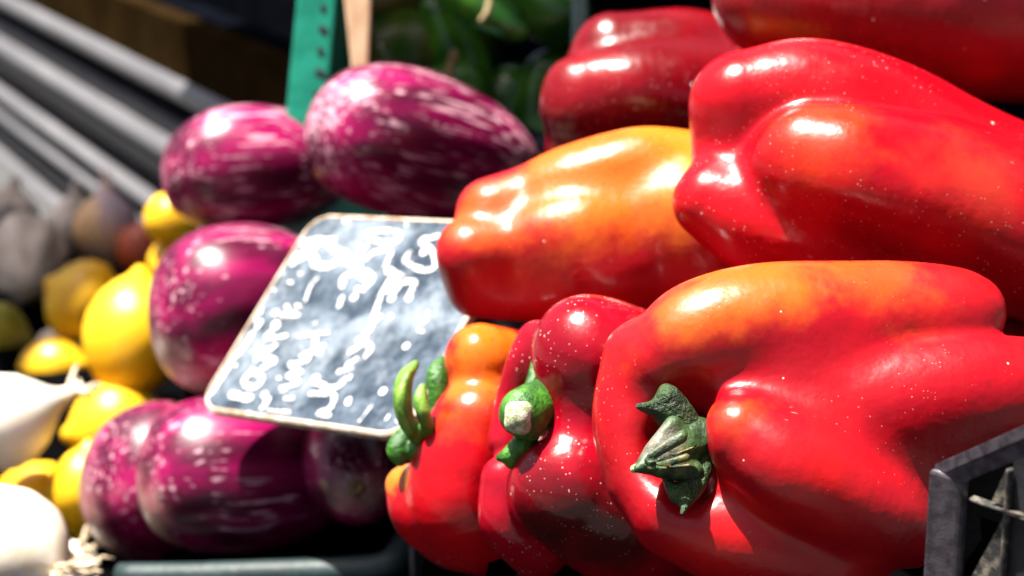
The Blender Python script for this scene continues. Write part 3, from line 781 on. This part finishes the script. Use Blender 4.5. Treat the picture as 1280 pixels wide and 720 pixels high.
for fn, wd, pts in STROKES:
    P = [to_plane(*fn(p)) for p in pts]
    cm = catmull([(u, v, 0) for u, v in P], 6)
    rad = wd * .2222 / FPX * .82 * .5 * .80
    lay += 1; hh = .00025 + .000012 * lay
    left, right = [], []
    N = len(cm)
    T0 = cm[1] - cm[0]; T1 = cm[-1] - cm[-2]
    outline = []
    def nrm2(t): 
        l = math.hypot(t[0], t[1]) or 1; return (-t[1] / l, t[0] / l)
    for i in range(N):
        t = cm[min(i + 1, N - 1)] - cm[max(i - 1, 0)]; nn = nrm2(t)
        rr_ = rad * (1 + .22 * mnoise.noise(Vector((i * .7, lay * 3.3, 0))))
        left.append((cm[i][0] + nn[0] * rr_, cm[i][1] + nn[1] * rr_)); right.append((cm[i][0] - nn[0] * rr_, cm[i][1] - nn[1] * rr_))
    def ok(u, v): return (min(max(u, .003), wU - .003), min(max(v, .003), wV - .003))
    lv = [bm.verts.new(onb(*ok(*p), hh)) for p in left]; rv = [bm.verts.new(onb(*ok(*p), hh)) for p in right]
    for i in range(N - 1):
        try: bm.faces.new((lv[i], rv[i], rv[i + 1], lv[i + 1]))
        except ValueError: pass
    for c_, t in ((cm[0], -T0), (cm[-1], T1)):
        a = math.atan2(t[1], t[0])
        fan = [bm.verts.new(onb(*ok(c_[0] + rad * math.cos(a + R(d)), c_[1] + rad * math.sin(a + R(d))), hh)) for d in range(-90, 91, 22)]
        bm.faces.new(fan)
o = from_bm('chalk_writing', bm, M_CHALK, sign)

# ------------------------------------------------------------------ teal crate with green peppers
tc = empty('teal_crate', C(520, 330, 1.08)); tag(tc, 'bright teal plastic crate holding the green peppers, its slotted end wall showing', 'crate')
def quad_slab(name, corners, thick, mat, parent):
    bm = bmesh.new(); q = [Vector(c) for c in corners]; nn = (q[1] - q[0]).cross(q[3] - q[0]).normalized() * thick
    hexa(bm, q, [p + nn for p in q]); return bevel(from_bm(name, bm, mat, parent), .0012)
# near edge of the end wall (lit), then its inner face running back
A0, A1 = C(352, 200, 1.00), C(377, -60, 1.00)
B0, B1 = C(402, 200, 1.00), C(426, -60, 1.00)
quad_slab('end_post', [A0, B0, B1, A1], -.006, M_TEAL, tc)
F0, F1 = C(436, 200, 1.16), C(440, -60, 1.16)
quad_slab('end_wall', [B0 + FWD * .007, F0, F1, B1 + FWD * .007], -.004, M_TEAL, tc)
for i in range(8):
    y_ = 150 - i * 27
    p = [C(390 + i * 2.1, y_, .9935), C((402, 398, 404, 400)[i % 4] + i * 2.1, y_ + 6, .9935), C((403, 399, 405, 400)[i % 4] + i * 2.1, y_ - 5, .9935), C(391 + i * 2.1, y_ - 12, .9935)]
    o = quad_slab('slot', p, .0015, M_BLACK, tc)
quad_slab('side_wall', [C(352, 330, 1.02), C(740, 330, 1.02), C(740, 215, 1.02), C(352, 215, 1.02)], -.004, M_TEAL, tc)
quad_slab('corner_post', [C(712, 260, .97), C(728, 260, .97), C(738, -60, .97), C(716, -60, .97)], -.006, M_TEAL_DARK, tc)  # darker teal than the rest of the crate, carrying the post's shade
quad_slab('crate_floor', [C(352, 330, 1.02), C(740, 330, 1.02), C(740, 300, 1.30), C(352, 300, 1.30)], -.004, M_TEAL, tc)
cs = quad_slab('wood_slat', [C(444, 130, .985), C(458, 130, .985), C(466, -40, .985), C(426, -40, .985)], -.003, M_CREAM, None)
tag(cs, 'pale bare wood slat standing inside the teal crate wall', 'wood slat')

GRN = 'green peppers in the teal crate'
def green(D, lobes, mat, label, seed, stem=None, k=.006):
    o = body('green_pepper', D, lobes, k=k, seed=seed, h=.0022, mat=mat, wob=.0006)
    tag(o, label, 'green pepper', GRN)
    if stem:
        body('stalk', D, [stem], k=.003, h=.0012, wob=.0004, seed=seed, mat=M_BROWNSTEM, parent=o)
    return o
green(1.14, [[(482, 78, -.5, 36), (520, 70, 1, 46), (580, 60, 4, 44)], [(470, 50, .5, 26), (520, 40, 2, 36)]], M_GREENPEP2, 'blunt green pepper beside the pale wood slat', 81)
green(1.07, [[(653, 40, -1.6, 11), (634, 26, -1, 25), (592, -8, 0, 38), (540, -60, 1, 44)]], M_GREENPEP, 'pointed green pepper with a bright glint on its tip', 82, [(612, -10, -3.4, 4), (610, 12, -3.6, 4), (602, 26, -3.6, 4)])
green(1.17, [[(640, 122, 0, 42), (600, 180, 0, 56), (560, 260, 1, 50)]], M_GREENPEP, 'green pepper low in shade behind the brightest eggplant', 83)
green(1.15, [[(690, 96, 1, 36), (676, 170, 1, 50), (660, 240, 1, 50)]], M_GREENPEP, 'green pepper in deep shade left of the back red pepper', 84)
green(1.12, [[(540, 130, 0, 44), (500, 190, 1, 50)], [(580, 120, 1, 40), (560, 180, 1, 44)]], M_GREENPEP, 'green pepper with a thin brown stalk pointing up', 85, [(552, 112, -3.2, 8), (560, 92, -3.8, 6.5), (568, 68, -4.2, 5.5)])
green(1.14, [[(700, 20, 0, 40), (640, -20, 1, 50)]], M_GREENPEP, 'green pepper at the top beside the crate post', 86)
green(1.16, [[(470, 0, 0, 36), (560, -30, 1, 46)]], M_GREENPEP2, 'brownish green pepper at the top of the teal crate', 87)
green(1.13, [[(552, 20, 1.5, 30), (580, 100, 1, 40), (588, 180, 1, 40)]], M_GREENPEP, 'green pepper buried in the middle of the teal crate', 88)

# ------------------------------------------------------------------ lemons, onions, garlic on the left
def lemon_prof(R_):
    pr = [(0, 0), (.01, .10), (.04, .17), (.07, .22), (.10, .32), (.16, .55), (.25, .78), (.38, .95), (.5, 1.0), (.62, .96), (.75, .80), (.85, .57), (.91, .36), (.945, .22), (.97, .15), (.99, .09), (1, 0)]
    return [(t, r * R_) for t, r in pr]
LEM = 'lemons left of the eggplants'
def lemon(a, bb, rpx, label, mat=M_LEMON, group=LEM, seed=1):
    D = (a[2] + bb[2]) / 2
    o = lathe_ob('lemon', C(*a), C(*bb), lemon_prof(rpx / FPX * D), mat, seg=40, wob=.05, seed=seed); tag(o, label, 'lemon', group); return o
lemon((176, 332, 1.13), (158, 508, 1.10), 64, 'bright lemon in full sun touching the eggplant beside the slate', seed=1)
lemon((56, 350, 1.24), (150, 400, 1.26), 54, 'dull yellow lemon behind the bright one', seed=2)
lemon((76, 545, 1.09), (215, 525, 1.12), 62, 'amber lemon below the bright lemon', seed=3)
lemon((-10, 612, 1.05), (112, 640, 1.03), 50, 'lemon low at the left between the two white onions', seed=4)
lemon((112, 548, 1.00), (98, 678, 1.0), 46, 'lemon pressed against the lowest leftmost eggplant', seed=5)
lemon((196, 245, 1.22), (235, 305, 1.2), 36, 'lemon peeping out left of the upper left eggplant', seed=6)
lemon((190, 320, 1.24), (260, 345, 1.2), 36, 'amber lemon in shade under the upper left eggplant', seed=7)
lemon((20, 470, 1.24), (110, 455, 1.22), 40, 'lemon in the gap above the white onion with the dry neck', seed=10)
lemon((-50, 420, 1.3), (42, 425, 1.3), 46, 'greenish lemon at the left edge under the garlic', mat=M_LIME, seed=8)

def bulb_prof(R_, neck=.16):
    pr = [(0, 0), (.005, .12), (.02, .22), (.05, .42), (.12, .68), (.22, .90), (.34, 1.0), (.46, .97), (.58, .80), (.68, .54), (.76, .32), (.83, neck * 1.25), (.9, neck), (.97, neck * .9), (1, neck * .6), (1, 0)]
    return [(t, r * R_) for t, r in pr]
def onion(root, tip, rpx, label, mat, name='white_onion', cat='onion', roots=0, lobes=0, seed=1, group=None, tuft=0):
    D = (root[2] + tip[2]) / 2; p0, p1 = C(*root), C(*tip)
    o = lathe_ob(name, p0, p1, bulb_prof(rpx / FPX * D), mat, seg=44, lobes=lobes, ldep=.10 if lobes else 0, wob=.05, seed=seed); tag(o, label, cat, group)
    q = (p1 - p0).to_track_quat('Z', 'X'); mid = (p0 + p1) / 2; L = (p1 - p0).length
    rs = random.Random(seed)
    def add(nm, z0, dirz, n, ln, r, mt):
        for i in range(n):
            a = rs.uniform(0, math.tau); sp = rs.uniform(.1, .9)
            pts = []
            x, y = .002 * math.cos(a), .002 * math.sin(a)
            for s in range(6):
                t = s / 5 * ln
                pts.append((x + math.cos(a) * sp * t + rs.uniform(-.0015, .0015), y + math.sin(a) * sp * t + rs.uniform(-.0015, .0015), z0 + dirz * (t * (1 - .3 * sp) - .002)))
            bm = bmesh.new(); tube(bm, pts, [r * (1 - .12 * s) for s in range(6)], 6)
            c_ = Vector((0, 0, 0)); ob = from_bm(nm, bm, mt, None, smooth=True, center=c_)
            ob.parent = o; ob.matrix_parent_inverse = Matrix.Identity(4); ob.location = (0, 0, 0)
    if roots: add('root', -L / 2, -1, roots, .022, .0011, M_ROOT)
    if tuft: add('dry_leaf', L / 2 - .004, 1, tuft, .014, .0018, M_ROOT)
    return o
WO = 'white onions at the left edge'
onion((-58, 556, .98), (104, 484, 1.02), 60, 'white onion at the left edge with its dry neck pointing right', M_ONION, seed=3, tuft=9, group=WO)
onion((72, 716, .84), (-110, 650, .88), 84, 'white onion in the bottom left corner with stringy roots', M_ONION, seed=5, roots=12, group=WO)
onion((100, 690, .92), (60, 760, .95), 40, 'pale onion roots and bulb low beside the lowest leftmost eggplant', M_ONION, seed=6, roots=8, group=WO)
GA = 'garlic and shallots behind the lemons'
onion((34, 355, 1.34), (30, 270, 1.46), 52, 'grey garlic bulb at the left edge with its hollow root end showing', M_GARLIC, 'garlic_bulb', 'garlic', lobes=7, seed=1, group=GA)
onion((90, 320, 1.5), (95, 225, 1.5), 38, 'small grey garlic bulb between the slats and the shallot', M_GARLIC, 'garlic_bulb', 'garlic', lobes=7, seed=2, group=GA)
onion((135, 330, 1.42), (132, 215, 1.44), 42, 'peach and lilac shallot standing behind the dull lemon', M_SHALLOT, 'shallot', 'shallot', seed=3, group=GA)
onion((5, 290, 1.55), (20, 220, 1.55), 40, 'garlic bulb in shadow below the lowest metal slats', M_GARLIC, 'garlic_bulb', 'garlic', lobes=7, seed=4, group=GA)
onion((72, 480, 1.26), (70, 395, 1.32), 32, 'grey garlic neck behind the white onion with the dry neck', M_GARLIC, 'garlic_bulb', 'garlic', lobes=6, seed=6, group=GA)
D_ = 1.4
o = lathe_ob('tomato', C(180, 345, D_), C(183, 275, D_), [(t, r * 36 / FPX * D_) for t, r in [(0, 0), (.0, .12), (.02, .4), (.1, .72), (.25, .94), (.45, 1.0), (.65, .95), (.82, .76), (.93, .45), (.96, .2), (.93, .06), (.92, 0)]], M_TOMATO, seg=40, wob=.06, seed=2)
tag(o, 'small orange-red tomato beside the shallot', 'tomato')
mound('tray_liner', -.48, -.172, [(.74, -.372), (.86, -.380), (.976, -.402), (1.06, -.358), (1.2, -.366), (1.36, -.382), (1.6, -.385)],
      'black sheet under the lemons, onions and garlic', 'liner')
bpy.context.view_layer.update()
